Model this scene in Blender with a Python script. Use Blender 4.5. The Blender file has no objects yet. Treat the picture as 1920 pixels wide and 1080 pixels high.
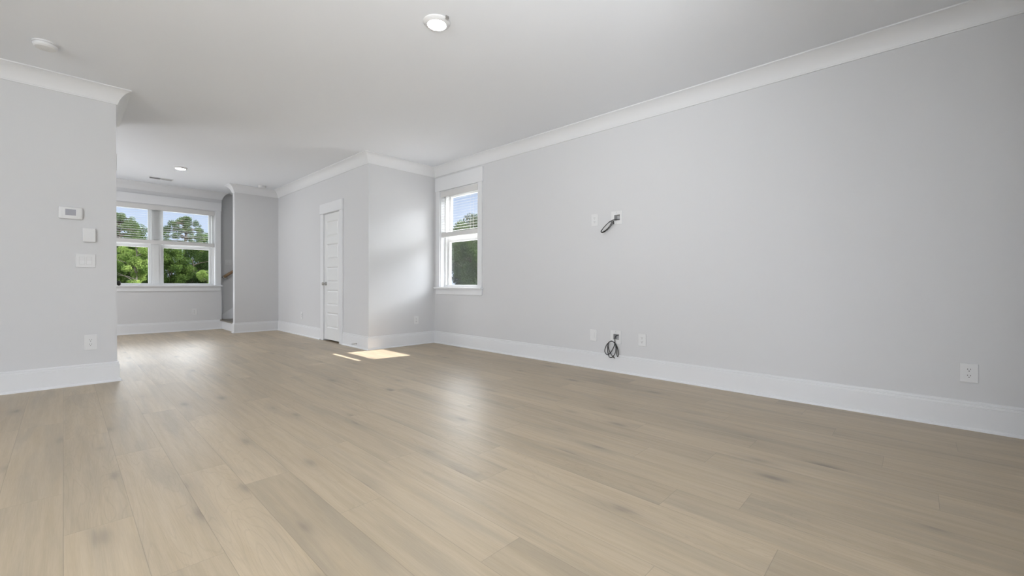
import bpy, bmesh, math, random
from mathutils import Vector, Matrix

random.seed(7)
C = bpy.context.scene.collection
PI = math.pi
H = 2.743                       # ceiling height (9 ft)

# ------------------------------------------------------------------ camera
cam_d = bpy.data.cameras.new('camera')
cam = bpy.data.objects.new('camera', cam_d)
C.objects.link(cam)
cam_d.sensor_width = 36.0
cam_d.lens = 797.68 / 1920 * 36
cam_d.clip_start = 0.02
cam_d.clip_end = 500
cam.matrix_world = (Matrix.Translation((0, 0, 0.9355)) @ Matrix.Rotation(-0.8123, 4, 'Z')
                    @ Matrix.Rotation(PI / 2 - 0.0098, 4, 'X') @ Matrix.Rotation(0.0043, 4, 'Z'))
bpy.context.scene.camera = cam

# ------------------------------------------------------------------ view, world, sun, added lamps
vs = bpy.context.scene.view_settings
vs.view_transform = 'Standard'
vs.look = 'None'
vs.gamma = 1
vs.use_curve_mapping = False
vs.exposure = 0.27

w = bpy.data.worlds.new('sky')
bpy.context.scene.world = w
w.use_nodes = True
nt = w.node_tree
for n in list(nt.nodes):
    nt.nodes.remove(n)
tc = nt.nodes.new('ShaderNodeTexCoord')
sp = nt.nodes.new('ShaderNodeSeparateXYZ')
rp = nt.nodes.new('ShaderNodeValToRGB')
bg = nt.nodes.new('ShaderNodeBackground')
wo = nt.nodes.new('ShaderNodeOutputWorld')
nt.links.new(tc.outputs['Generated'], sp.inputs[0])
nt.links.new(sp.outputs['Z'], rp.inputs[0])
# added sky band above the view to light the room, brighter near the sun
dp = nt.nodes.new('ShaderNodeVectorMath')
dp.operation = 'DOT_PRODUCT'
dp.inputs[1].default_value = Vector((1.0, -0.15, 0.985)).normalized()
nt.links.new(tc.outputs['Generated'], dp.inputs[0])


def wmath(op, a, b):
    n = nt.nodes.new('ShaderNodeMath')
    n.operation = op
    for i, q in enumerate((a, b)):
        if isinstance(q, (int, float)):
            n.inputs[i].default_value = q
        else:
            nt.links.new(q, n.inputs[i])
    return n.outputs[0]


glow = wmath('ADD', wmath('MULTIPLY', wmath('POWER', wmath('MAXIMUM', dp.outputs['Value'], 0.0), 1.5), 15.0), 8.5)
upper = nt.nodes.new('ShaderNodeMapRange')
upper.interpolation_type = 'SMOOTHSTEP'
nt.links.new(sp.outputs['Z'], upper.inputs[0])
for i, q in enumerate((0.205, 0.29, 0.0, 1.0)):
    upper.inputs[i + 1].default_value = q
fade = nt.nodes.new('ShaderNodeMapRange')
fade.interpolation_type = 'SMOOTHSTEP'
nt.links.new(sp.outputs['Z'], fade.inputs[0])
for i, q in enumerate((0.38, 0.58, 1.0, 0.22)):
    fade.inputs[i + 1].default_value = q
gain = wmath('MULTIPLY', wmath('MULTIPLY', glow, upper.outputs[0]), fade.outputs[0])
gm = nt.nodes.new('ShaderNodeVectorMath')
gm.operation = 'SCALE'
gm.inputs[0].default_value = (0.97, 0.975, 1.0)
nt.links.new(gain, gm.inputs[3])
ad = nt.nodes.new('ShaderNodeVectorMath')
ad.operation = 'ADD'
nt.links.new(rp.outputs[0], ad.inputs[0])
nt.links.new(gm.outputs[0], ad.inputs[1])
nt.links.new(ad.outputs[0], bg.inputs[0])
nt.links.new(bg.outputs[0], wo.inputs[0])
rp.color_ramp.elements[0].position = 0.0
rp.color_ramp.elements[0].color = (0.72, 0.82, 1.0, 1)
rp.color_ramp.elements[1].position = 0.9
rp.color_ramp.elements[1].color = (0.36, 0.55, 0.95, 1)
e = rp.color_ramp.elements.new(0.2)
e.color = (0.58, 0.70, 0.97, 1)
bg.inputs[1].default_value = 0.85

sun_d = bpy.data.lights.new('sun', 'SUN')
sun_d.energy = 12.0
sun_d.angle = math.radians(0.53)
sun_d.color = (1.0, 0.91, 0.90)
sun = bpy.data.objects.new('sun', sun_d)
C.objects.link(sun)
sun.rotation_euler = Vector((1.0, -0.15, 0.985)).to_track_quat('Z', 'Y').to_euler()
sun.location = (12, -2, 12)


def area(name, loc, direction, sx, sy, power, color):
    d = bpy.data.lights.new(name, 'AREA')
    d.shape = 'RECTANGLE'
    d.size, d.size_y = sx, sy
    d.energy = power
    d.color = color
    o = bpy.data.objects.new(name, d)
    C.objects.link(o)
    o.location = loc
    o.rotation_euler = (-Vector(direction)).to_track_quat('Z', 'Y').to_euler()
    return o


area('added_rear_fill', (-2.2, -3.12, 1.12), (0, 1, 0), 2.6, 2.1, 10, (0.93, 0.95, 1.0))  # added area lamp behind the viewer, filling the room from the rear
area('added_kitchen_fill', (-4.42, -0.25, 1.50), (1, 0, 0.55), 3.0, 1.5, 190, (0.93, 0.95, 1.0))  # added area lamp tilted up, brightening the right wall and ceiling
area('added_entry_fill', (-1.92, 8.4, 1.2), (1, 0, 0), 1.6, 2.0, 46, (0.93, 0.95, 1.0))  # added area lamp before a solid wall, brightening the far end
# added spot lamp behind the camera, aimed up to brighten ceiling and walls
fd = bpy.data.lights.new('added_ceiling_fill', 'SPOT')
fd.energy = 330
fd.color = (0.95, 0.97, 1.0)
fd.spot_size = math.radians(165)
fd.spot_blend = 1.0
fd.shadow_soft_size = 0.12
fl = bpy.data.objects.new('added_ceiling_fill', fd)
C.objects.link(fl)
fl.location = (0.15, -0.55, 1.30)
fl.rotation_euler = (-Vector((0.45, 0.25, 1.0))).to_track_quat('Z', 'Y').to_euler()


# ------------------------------------------------------------------ materials
def mat(name, col, rough=0.5, metal=0.0, spec=0.5, bump=0.0, bscale=60):
    m = bpy.data.materials.new(name)
    m.use_nodes = True
    t = m.node_tree
    b = t.nodes['Principled BSDF']
    b.inputs['Base Color'].default_value = (*col, 1)
    b.inputs['Roughness'].default_value = rough
    b.inputs['Metallic'].default_value = metal
    b.inputs['Specular IOR Level'].default_value = spec
    if bump:
        c = t.nodes.new('ShaderNodeTexCoord')
        n = t.nodes.new('ShaderNodeTexNoise')
        n.inputs['Scale'].default_value = bscale
        n.inputs['Detail'].default_value = 3
        u = t.nodes.new('ShaderNodeBump')
        u.inputs['Strength'].default_value = bump
        u.inputs['Distance'].default_value = 0.002
        t.links.new(c.outputs['Object'], n.inputs['Vector'])
        t.links.new(n.outputs['Fac'], u.inputs['Height'])
        t.links.new(u.outputs[0], b.inputs['Normal'])
    return m


def emission(name, col, s):
    m = bpy.data.materials.new(name)
    m.use_nodes = True
    t = m.node_tree
    b = t.nodes['Principled BSDF']
    b.inputs['Base Color'].default_value = (*col, 1)
    b.inputs['Emission Color'].default_value = (*col, 1)
    b.inputs['Emission Strength'].default_value = s
    return m


def glass_mat(name, tint, gloss):
    m = bpy.data.materials.new(name)
    m.use_nodes = True
    t = m.node_tree
    for n in list(t.nodes):
        t.nodes.remove(n)
    o = t.nodes.new('ShaderNodeOutputMaterial')
    mx = t.nodes.new('ShaderNodeMixShader')
    tr = t.nodes.new('ShaderNodeBsdfTransparent')
    gl = t.nodes.new('ShaderNodeBsdfGlossy')
    fr = t.nodes.new('ShaderNodeFresnel')
    mu = t.nodes.new('ShaderNodeMath')
    mu.operation = 'MULTIPLY'
    fr.inputs['IOR'].default_value = 1.4
    mu.inputs[1].default_value = gloss
    tr.inputs[0].default_value = (*tint, 1)
    gl.inputs['Roughness'].default_value = 0.02
    t.links.new(fr.outputs[0], mu.inputs[0])
    t.links.new(mu.outputs[0], mx.inputs[0])
    t.links.new(tr.outputs[0], mx.inputs[1])
    t.links.new(gl.outputs[0], mx.inputs[2])
    t.links.new(mx.outputs[0], o.inputs[0])
    return m


def screen_mat():
    m = bpy.data.materials.new('insect_mesh')
    m.use_nodes = True
    t = m.node_tree
    for n in list(t.nodes):
        t.nodes.remove(n)
    o = t.nodes.new('ShaderNodeOutputMaterial')
    mx = t.nodes.new('ShaderNodeMixShader')
    tr = t.nodes.new('ShaderNodeBsdfTransparent')
    df = t.nodes.new('ShaderNodeBsdfDiffuse')
    df.inputs[0].default_value = (0.09, 0.10, 0.10, 1)
    mx.inputs[0].default_value = 0.07
    t.links.new(tr.outputs[0], mx.inputs[1])
    t.links.new(df.outputs[0], mx.inputs[2])
    t.links.new(mx.outputs[0], o.inputs[0])
    return m


WALL = mat('wall_paint', (0.665, 0.67, 0.68), 0.6, bump=0.04, bscale=180)
CEIL = mat('ceiling_paint', (0.86, 0.885, 0.925), 0.9, spec=0.2, bump=0.03, bscale=150)
TRIM = mat('trim_paint', (0.765, 0.775, 0.79), 0.42)
DOORP = mat('door_paint', (0.78, 0.79, 0.79), 0.4)
PLASTIC = mat('white_plastic', (0.75, 0.755, 0.76), 0.35)
SLOT = mat('dark_slot', (0.03, 0.03, 0.03), 0.7)
BOXGREY = mat('box_grey', (0.55, 0.55, 0.55), 0.6)
SCREEN = mat('grey_screen', (0.36, 0.36, 0.40), 0.25)
CABLE = mat('black_cable', (0.012, 0.012, 0.013), 0.4)
NICKEL = mat('brushed_nickel', (0.48, 0.47, 0.45), 0.28, metal=1.0)
BLACKM = mat('black_metal', (0.012, 0.012, 0.012), 0.35)
VINYL = mat('white_vinyl', (0.70, 0.71, 0.71), 0.4)
SLATM = mat('blind_slat', (0.68, 0.675, 0.665), 0.45)
RAILW = mat('stained_oak', (0.25, 0.16, 0.09), 0.4, bump=0.1, bscale=40)
TREADW = mat('tread_wood', (0.17, 0.15, 0.115), 0.4, bump=0.1, bscale=30)
LENS = emission('lamp_lens', (1.0, 0.98, 0.95), 150.0)
GLASS = glass_mat('window_glass', (0.96, 0.975, 0.97), 0.15)
MESH = screen_mat()
DARK = mat('vent_shade', (0.10, 0.095, 0.09), 0.9)
BARK = mat('bark', (0.07, 0.055, 0.04), 0.9, bump=0.5, bscale=8)
PALEBARK = mat('pale_bark', (0.13, 0.115, 0.09), 0.9, bump=0.4, bscale=8)
BOUNCE_PALE = mat('bounce_concrete', (0.68, 0.67, 0.64), 0.85, bump=0.2, bscale=12)
LAWN = mat('lawn_grass', (0.035, 0.05, 0.018), 0.95, bump=0.6, bscale=4)
WIRE = mat('wire_black', (0.03, 0.03, 0.035), 0.6)


def leaf_mat(name, a, b):
    m = bpy.data.materials.new(name)
    m.use_nodes = True
    t = m.node_tree
    for n in list(t.nodes):
        t.nodes.remove(n)
    o = t.nodes.new('ShaderNodeOutputMaterial')
    mx = t.nodes.new('ShaderNodeMixShader')
    df = t.nodes.new('ShaderNodeBsdfDiffuse')
    tl = t.nodes.new('ShaderNodeBsdfTranslucent')
    c = t.nodes.new('ShaderNodeTexCoord')
    n = t.nodes.new('ShaderNodeTexNoise')
    n.inputs['Scale'].default_value = 1.3
    n.inputs['Detail'].default_value = 5
    r = t.nodes.new('ShaderNodeValToRGB')
    r.color_ramp.elements[0].position = 0.35
    r.color_ramp.elements[0].color = (*a, 1)
    r.color_ramp.elements[1].position = 0.68
    r.color_ramp.elements[1].color = (*b, 1)
    t.links.new(c.outputs['Object'], n.inputs['Vector'])
    t.links.new(n.outputs['Fac'], r.inputs[0])
    t.links.new(r.outputs[0], df.inputs[0])
    t.links.new(r.outputs[0], tl.inputs[0])
    mx.inputs[0].default_value = 0.35
    t.links.new(df.outputs[0], mx.inputs[1])
    t.links.new(tl.outputs[0], mx.inputs[2])
    t.links.new(mx.outputs[0], o.inputs[0])
    return m


LEAF_MID = leaf_mat('leaf_mid', (0.0269, 0.0484, 0.0121), (0.0741, 0.1143, 0.0296))
LEAF_LIGHT = leaf_mat('leaf_light', (0.09, 0.1459, 0.0342), (0.2037, 0.2681, 0.0771))
LEAF_DARK = leaf_mat('leaf_dark', (0.0114, 0.0228, 0.0079), (0.0365, 0.0569, 0.0182))
LEAF_PINE = leaf_mat('leaf_pine', (0.0385, 0.0616, 0.0306), (0.1076, 0.1424, 0.0655))


def floor_mat():
    m = bpy.data.materials.new('oak_planks')
    m.use_nodes = True
    t = m.node_tree
    b = t.nodes['Principled BSDF']
    L = t.links.new

    def val(x, sock):
        if isinstance(x, (int, float)):
            sock.default_value = x
        else:
            L(x, sock)

    def M(op, a, b_=0.0, c=0.0):
        n = t.nodes.new('ShaderNodeMath')
        n.operation = op
        val(a, n.inputs[0])
        val(b_, n.inputs[1])
        val(c, n.inputs[2])
        return n.outputs[0]

    def vec(x, y, z=0.0):
        n = t.nodes.new('ShaderNodeCombineXYZ')
        val(x, n.inputs[0])
        val(y, n.inputs[1])
        val(z, n.inputs[2])
        return n.outputs[0]

    def noise(v, detail=4, rough=0.55, dist=0.0):
        n = t.nodes.new('ShaderNodeTexNoise')
        n.inputs['Scale'].default_value = 1.0
        n.inputs['Detail'].default_value = detail
        n.inputs['Roughness'].default_value = rough
        n.inputs['Distortion'].default_value = dist
        L(v, n.inputs['Vector'])
        return n.outputs['Fac']

    def maprange(x, a0, a1, b0, b1):
        n = t.nodes.new('ShaderNodeMapRange')
        n.interpolation_type = 'SMOOTHSTEP'
        val(x, n.inputs[0])
        for i, q in enumerate((a0, a1, b0, b1)):
            n.inputs[i + 1].default_value = q
        return n.outputs[0]

    def mixc(f, a, b_):
        n = t.nodes.new('ShaderNodeMix')
        n.data_type = 'RGBA'
        val(f, n.inputs[0])
        for s, q in ((n.inputs[6], a), (n.inputs[7], b_)):
            if isinstance(q, tuple):
                s.default_value = (*q, 1)
            else:
                L(q, s)
        return n.outputs[2]

    W, LEN = 0.193, 1.385
    c = t.nodes.new('ShaderNodeTexCoord')
    s = t.nodes.new('ShaderNodeSeparateXYZ')
    L(c.outputs['Object'], s.inputs[0])
    X, Y = s.outputs[0], s.outputs[1]
    u = M('DIVIDE', M('ADD', X, 0.003), W)
    row = M('FLOOR', u)
    fu = M('FRACT', u)
    wn = t.nodes.new('ShaderNodeTexWhiteNoise')
    wn.noise_dimensions = '1D'
    L(M('ADD', row, 0.37), wn.inputs['W'])
    # the joints one can see: a table of row offsets, the other rows fall where they fall
    known = {-1: 1.335, 0: .88, 1: .343, 2: 1.193, 3: .859, 4: .30, 5: 1.05, 6: .62, 7: .10, 8: .343, 9: .78, 10: .523,
             11: 1.1, 12: .795, 13: 1.301, 14: .683, 15: .115, 16: .95, 17: .366, 18: 1.2}
    r = t.nodes.new('ShaderNodeValToRGB')
    cr = r.color_ramp
    cr.interpolation = 'CONSTANT'
    for k in range(20):
        el = cr.elements[k] if k < 1 else (cr.elements[1] if k == 1 else cr.elements.new(k / 20))
        el.position = k / 20
        g = known[k - 1] / LEN
        el.color = (g, g, g, 1)
    L(M('DIVIDE', M('ADD', row, 1.5), 20.0), r.inputs[0])
    inside = M('MULTIPLY', M('GREATER_THAN', row, -1.5), M('LESS_THAN', row, 18.5))
    rs = t.nodes.new('ShaderNodeSeparateColor')
    L(r.outputs[0], rs.inputs[0])
    off = M('ADD', M('MULTIPLY', inside, rs.outputs[0]), M('MULTIPLY', M('SUBTRACT', 1.0, inside), wn.outputs['Value']))
    v = M('SUBTRACT', M('DIVIDE', Y, LEN), off)
    col = M('FLOOR', v)
    fv = M('FRACT', v)
    pn = t.nodes.new('ShaderNodeTexWhiteNoise')
    pn.noise_dimensions = '2D'
    L(vec(M('ADD', row, 0.5), M('ADD', col, 0.5)), pn.inputs['Vector'])
    ps = t.nodes.new('ShaderNodeSeparateColor')
    L(pn.outputs['Color'], ps.inputs[0])
    id1, id2, id3 = ps.outputs[0], ps.outputs[1], ps.outputs[2]
    sx = M('ADD', X, M('MULTIPLY', id1, 37.0))
    sy = M('ADD', Y, M('MULTIPLY', id2, 53.0))
    broad = noise(vec(M('MULTIPLY', sx, 9.0), M('MULTIPLY', sy, 0.9)), 3, 0.5, 0.6)
    streak = noise(vec(M('MULTIPLY', sx, 34.0), M('MULTIPLY', sy, 1.4)), 4, 0.6, 0.3)
    fine = noise(vec(M('MULTIPLY', sx, 260.0), M('MULTIPLY', sy, 9.0)), 3, 0.6)
    # cathedral grain lines
    cath = noise(vec(M('MULTIPLY', sx, 7.0), M('MULTIPLY', sy, 0.8)), 2, 0.4, 0.4)
    rings = M('ABSOLUTE', M('SUBTRACT', M('FRACT', M('MULTIPLY', cath, 22.0)), 0.5))
    ringl = M('MULTIPLY', maprange(rings, 0.0, 0.14, 1.0, 0.0), maprange(id3, 0.35, 0.75, 0.0, 1.0))
    # knots
    vo = t.nodes.new('ShaderNodeTexVoronoi')
    vo.voronoi_dimensions = '2D'
    vo.inputs['Scale'].default_value = 1.0
    L(vec(M('ADD', M('MULTIPLY', sx, 3.4), M('MULTIPLY', broad, 0.12)), M('MULTIPLY', sy, 1.25)), vo.inputs['Vector'])
    vs_ = t.nodes.new('ShaderNodeSeparateColor')
    L(vo.outputs['Color'], vs_.inputs[0])
    keep = M('MULTIPLY', M('GREATER_THAN', vs_.outputs[0], 0.42), M('ADD', 0.45, M('MULTIPLY', vs_.outputs[1], 0.55)))
    kd = M('ADD', vo.outputs['Distance'], M('MULTIPLY', M('SUBTRACT', streak, 0.5), 0.22))
    knot = M('MULTIPLY', maprange(M('ADD', kd, M('MULTIPLY', vs_.outputs[2], 0.06)), 0.0, 0.14, 1.0, 0.0), keep)
    halo = M('MULTIPLY', maprange(kd, 0.03, 0.27, 1.0, 0.0), keep)

    light = (0.478, 0.388, 0.270)
    tan = (0.425, 0.339, 0.226)
    grey = (0.350, 0.290, 0.208)
    col1 = mixc(maprange(streak, 0.32, 0.70, 0.0, 1.0), light, tan)
    col2 = mixc(M('MULTIPLY', maprange(broad, 0.42, 0.72, 0.0, 1.0), 0.75), col1, grey)
    col3 = mixc(M('MULTIPLY', halo, 0.34), col2, (0.245, 0.20, 0.15))
    col4 = mixc(M('MULTIPLY', knot, 0.62), col3, (0.12, 0.10, 0.08))
    col5 = mixc(M('MULTIPLY', ringl, 0.16), col4, (0.22, 0.17, 0.12))
    shade = M('ADD', 0.89, M('MULTIPLY', id1, 0.15))
    shade = M('MULTIPLY', shade, M('ADD', 0.86, M('MULTIPLY', fine, 0.28)))
    d = M('MINIMUM', M('MULTIPLY', M('MINIMUM', fu, M('SUBTRACT', 1.0, fu)), W),
          M('MULTIPLY', M('MINIMUM', fv, M('SUBTRACT', 1.0, fv)), LEN))
    seam = maprange(d, 0.0004, 0.0016, 0.0, 1.0)
    shade = M('MULTIPLY', shade, M('ADD', 0.72, M('MULTIPLY', seam, 0.28)))
    sc = t.nodes.new('ShaderNodeVectorMath')
    sc.operation = 'SCALE'
    L(col5, sc.inputs[0])
    L(shade, sc.inputs[3])
    L(sc.outputs[0], b.inputs['Base Color'])
    L(M('ADD', 0.38, M('MULTIPLY', streak, 0.10)), b.inputs['Roughness'])
    b.inputs['Specular IOR Level'].default_value = 0.95
    bu = t.nodes.new('ShaderNodeBump')
    bu.inputs['Strength'].default_value = 0.25
    bu.inputs['Distance'].default_value = 0.0012
    L(M('ADD', M('ADD', M('MULTIPLY', seam, 1.0), M('MULTIPLY', fine, 0.25)), M('MULTIPLY', ringl, -0.3)), bu.inputs['Height'])
    L(bu.outputs[0], b.inputs['Normal'])
    return m


FLOOR = floor_mat()


# ------------------------------------------------------------------ mesh helpers
def add_box(bm, x0, x1, y0, y1, z0, z1, bev=0.0, seg=2):
    p = [Vector((x, y, z)) for x in (min(x0, x1), max(x0, x1)) for y in (min(y0, y1), max(y0, y1)) for z in (min(z0, z1), max(z0, z1))]
    v = [bm.verts.new(q) for q in p]
    fs = [bm.faces.new([v[i] for i in f]) for f in ((0, 1, 3, 2), (4, 6, 7, 5), (0, 4, 5, 1), (2, 3, 7, 6), (0, 2, 6, 4), (1, 5, 7, 3))]
    if bev:
        es = list({e_ for f in fs for e_ in f.edges})
        bmesh.ops.bevel(bm, geom=es, offset=bev, segments=seg, affect='EDGES', profile=0.5)


def add_lathe(bm, prof, n=32, M=None):
    """prof: (radius, height) pairs, turned about local z"""
    rings = []
    for r_, z in prof:
        if r_ < 1e-6:
            rings.append([bm.verts.new((0, 0, z))])
        else:
            rings.append([bm.verts.new((r_ * math.cos(2 * PI * k / n), r_ * math.sin(2 * PI * k / n), z)) for k in range(n)])
    new = [q for r_ in rings for q in r_]
    for a, b_ in zip(rings, rings[1:]):
        for k in range(n):
            k2 = (k + 1) % n
            if len(a) == 1 and len(b_) > 1:
                bm.faces.new((a[0], b_[k2], b_[k]))
            elif len(b_) == 1 and len(a) > 1:
                bm.faces.new((a[k], a[k2], b_[0]))
            elif len(a) > 1:
                bm.faces.new((a[k], a[k2], b_[k2], b_[k]))
    if M is not None:
        bmesh.ops.transform(bm, matrix=M, verts=new)


def add_tube(bm, pts, rad, n=10):
    pts = [Vector(p) for p in pts]
    rads = rad if isinstance(rad, (list, tuple)) else [rad] * len(pts)
    rings = []
    up = Vector((0.13, 0.21, 0.97)).normalized()
    nrm = None
    for i, p in enumerate(pts):
        d = (pts[min(i + 1, len(pts) - 1)] - pts[max(i - 1, 0)]).normalized()
        if nrm is None:
            nrm = d.cross(up)
            if nrm.length < 0.1:
                nrm = d.cross(Vector((1, 0, 0)))
        nrm = (nrm - d * nrm.dot(d)).normalized()
        bn = d.cross(nrm)
        rings.append([bm.verts.new(p + rads[i] * (nrm * math.cos(2 * PI * k / n) + bn * math.sin(2 * PI * k / n))) for k in range(n)])
    for a, b_ in zip(rings, rings[1:]):
        for k in range(n):
            bm.faces.new((a[k], a[(k + 1) % n], b_[(k + 1) % n], b_[k]))
    bm.faces.new(rings[0][::-1])
    bm.faces.new(rings[-1])


def add_prism(bm, poly, axis, a, b_):
    """poly: 2D points; axis 'x','y','z' is the extrusion axis"""
    def P(p, t):
        if axis == 'x':
            return (t, p[0], p[1])
        if axis == 'y':
            return (p[0], t, p[1])
        return (p[0], p[1], t)
    v0 = [bm.verts.new(P(p, a)) for p in poly]
    v1 = [bm.verts.new(P(p, b_)) for p in poly]
    bm.faces.new(v0)
    bm.faces.new(v1[::-1])
    n = len(poly)
    for k in range(n):
        bm.faces.new((v0[k], v0[(k + 1) % n], v1[(k + 1) % n], v1[k]))


def sweep(bm, path, prof):
    """prof points (offset into the room, z) carried along a 2D path; the room lies on the path's left"""
    n = len(path)
    secs = []
    for i in range(n):
        p = Vector(path[i])
        d0 = (p - Vector(path[i - 1])).normalized() if i > 0 else None
        d1 = (Vector(path[i + 1]) - p).normalized() if i < n - 1 else None
        d0 = d0 or d1
        d1 = d1 or d0
        n0, n1 = Vector((-d0.y, d0.x)), Vector((-d1.y, d1.x))
        mit = (n0 + n1) / (1 + n0.dot(n1))
        secs.append([bm.verts.new((p.x + mit.x * o, p.y + mit.y * o, z)) for o, z in prof])
    for a, b_ in zip(secs, secs[1:]):
        for k in range(len(prof) - 1):
            bm.faces.new((a[k], a[k + 1], b_[k + 1], b_[k]))
        bm.faces.new((a[-1], a[0], b_[0], b_[-1]))
    bm.faces.new(secs[0])
    bm.faces.new(secs[-1][::-1])


def obj(name, bm, m, parent=None, smooth=False):
    bmesh.ops.recalc_face_normals(bm, faces=bm.faces)
    me = bpy.data.meshes.new(name)
    bm.to_mesh(me)
    bm.free()
    me.materials.append(m)
    o = bpy.data.objects.new(name, me)
    C.objects.link(o)
    if parent is not None:
        o.parent = parent
    if smooth:
        for p in me.polygons:
            p.use_smooth = True
        if smooth == 'auto':
            me.set_sharp_from_angle(angle=math.radians(35))
    return o


def tag(o, label, cat, group=None, kind=None):
    o['label'] = label
    o['category'] = cat
    if group:
        o['group'] = group
    if kind:
        o['kind'] = kind
    return o


def thing(name, label, cat, loc=(0, 0, 0), rz=0.0, group=None, kind=None):
    o = bpy.data.objects.new(name, None)
    o.empty_display_size = 0.1
    C.objects.link(o)
    o.location = loc
    o.rotation_euler = (0, 0, rz)
    return tag(o, label, cat, group, kind)


def B():
    return bmesh.new()


def box_obj(name, m, parent, *a, bev=0.0):
    bm = B()
    add_box(bm, *a, bev=bev)
    return obj(name, bm, m, parent)


# ------------------------------------------------------------------ room shell
def struct(name, bm, m, label, cat):
    return tag(obj(name, bm, m), label, cat, kind='structure')


def wall_with_holes(bm, axis, t0, t1, u0, u1, z0, z1, holes):
    """axis 'x': the wall's plane is x = const (thickness t0..t1 along x, u along y)"""
    us = sorted({u0, u1, *[h for q in holes for h in q[:2]]})
    zs = sorted({z0, z1, *[h for q in holes for h in q[2:]]})
    for a, b_ in zip(us, us[1:]):
        for c_, d in zip(zs, zs[1:]):
            cu, cz = (a + b_) / 2, (c_ + d) / 2
            if any(q[0] < cu < q[1] and q[2] < cz < q[3] for q in holes):
                continue
            if axis == 'x':
                add_box(bm, t0, t1, a, b_, c_, d)
            else:
                add_box(bm, a, b_, t0, t1, c_, d)
    bmesh.ops.remove_doubles(bm, verts=bm.verts, dist=1e-5)
    dup = [f for f in bm.faces if any(g is not f and set(g.verts) == set(f.verts) for g in f.verts[0].link_faces)]
    bmesh.ops.delete(bm, geom=dup, context='FACES_ONLY')


XR, YP, XC, YS, XS, YF = 4.057, 5.539, 2.935, 9.156, 2.188, 10.2   # right wall, pier front, closet wall, stair wall, its end, far wall
XL, YL, YLB = 0.350, 5.486, 6.60                                   # left block: end face, front, back
WZ0, WZ1 = 0.882, 2.37                                             # window openings
WR0, WR1 = 4.505, 5.39                                             # side window along y
WF0, WF1 = 0.29, 2.106                                             # far window along x

bm = B()
add_box(bm, -4.6, 4.25, -3.35, 10.4, -0.12, 0.0)
struct('floor', bm, FLOOR, 'light greige oak plank floor running the length of the room', 'floor')
bm = B()
add_box(bm, -4.6, 4.25, -3.35, 10.4, H, H + 0.2)
struct('ceiling', bm, CEIL, 'flat white painted ceiling over the whole room', 'ceiling')

MB_Y0, MB_Y1 = 2.273, 2.341                                        # recesses of the two media boxes
bm = B()
wall_with_holes(bm, 'x', XR, 4.25, -0.9, 10.4, 0, H,
                [(WR0, WR1, WZ0, WZ1), (MB_Y0, MB_Y1, 1.612, 1.675), (MB_Y0, MB_Y1, 0.345, 0.405)])
struct('wall_right', bm, WALL, 'long pale grey wall on the right with cable boxes', 'wall')
bm = B()
add_box(bm, XC + 0.115, XR, YP, YP + 0.115, 0, H)
struct('wall_pier', bm, WALL, 'short grey wall between side window and closet corner', 'wall')
DY0, DY1, DZ = 6.428, 7.012, 2.052
bm = B()
wall_with_holes(bm, 'x', XC, XC + 0.115, YP, YS, 0, H, [(DY0 - 0.02, DY1 + 0.02, -0.001, DZ + 0.02)])
struct('wall_closet', bm, WALL, 'grey wall with the narrow closet door', 'wall')
bm = B()
add_box(bm, XS, XR, YS, YS + 0.115, 0, H)
struct('wall_stair', bm, WALL, 'grey partition wall in front of the stairs', 'wall')
bm = B()
wall_with_holes(bm, 'y', YF, 10.4, -2.1, 2.21, 0, H, [(WF0, WF1, WZ0, WZ1)])
struct('wall_far', bm, WALL, 'far grey wall around the double window', 'wall')
bm = B()
add_box(bm, 2.21, XR, 10.3, 10.4, 0, H)
struct('wall_stairwell', bm, WALL, 'grey wall behind the handrail beside the stairs', 'wall')
bm = B()
add_box(bm, -4.5, XL, YL, YL + 0.11, 0, H)
struct('wall_left', bm, WALL, 'grey wall on the left carrying thermostat and switches', 'wall')
BY0, BY1 = 5.935, 6.475
bm = B()
wall_with_holes(bm, 'x', XL - 0.11, XL, YL + 0.11, YLB - 0.11, 0, H, [(BY0 - 0.02, BY1 + 0.02, -0.001, DZ + 0.02)])
struct('wall_left_end', bm, WALL, 'end face of the left wall holding the door with black knob', 'wall')
bm = B()
add_box(bm, -2.0, XL, YLB - 0.11, YLB, 0, H)
struct('wall_left_back', bm, WALL, 'entry side of the left wall block', 'wall')
bm = B()
add_box(bm, -2.1, -2.0, YLB - 0.11, YF, 0, H)
struct('wall_entry', bm, WALL, 'grey entry wall hidden behind the left wall block', 'wall')
bm = B()
add_box(bm, 1.8, XR, -0.9, -0.75, 0, H)
struct('wall_back', bm, WALL, 'grey wall behind the viewer meeting the right wall', 'wall')
bm = B()
add_box(bm, 0.6, 1.8, -3.35, -0.33, 0, H)  # added block out of view, shades the near end of the right wall
struct('wall_light_block', bm, WALL, 'added unseen block behind the viewer shading the right wall', 'wall')
bm = B()
wall_with_holes(bm, 'y', -3.35, -3.2, -4.6, 0.6, 0, H, [(-3.6, -0.8, 0.04, 2.25)])
struct('wall_kitchen_back', bm, WALL, 'rear kitchen wall with an added glass door', 'wall')
bm = B()
wall_with_holes(bm, 'x', -4.6, -4.5, -3.2, YL + 0.11, 0, H, [(-1.80, 1.30, 0.70, 2.30)])
struct('wall_kitchen', bm, WALL, 'kitchen wall far to the left of the viewer', 'wall')

# crown mouldings
# from the wall (bottom) to the ceiling (tip)
crown = [(0.0, H - 0.135), (0.010, H - 0.135), (0.012, H - 0.126)]
for i in range(11):
    q = i / 10
    a = q * PI / 2
    cx, cz = 1 - math.cos(a), math.sin(a)               # quarter cove, eased towards its chord
    crown.append((0.014 + 0.084 * (0.55 * cx + 0.45 * q), H - 0.124 + 0.113 * (0.55 * cz + 0.45 * q)))
crown += [(0.104, H - 0.009), (0.104, H), (0.0, H)]


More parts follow.
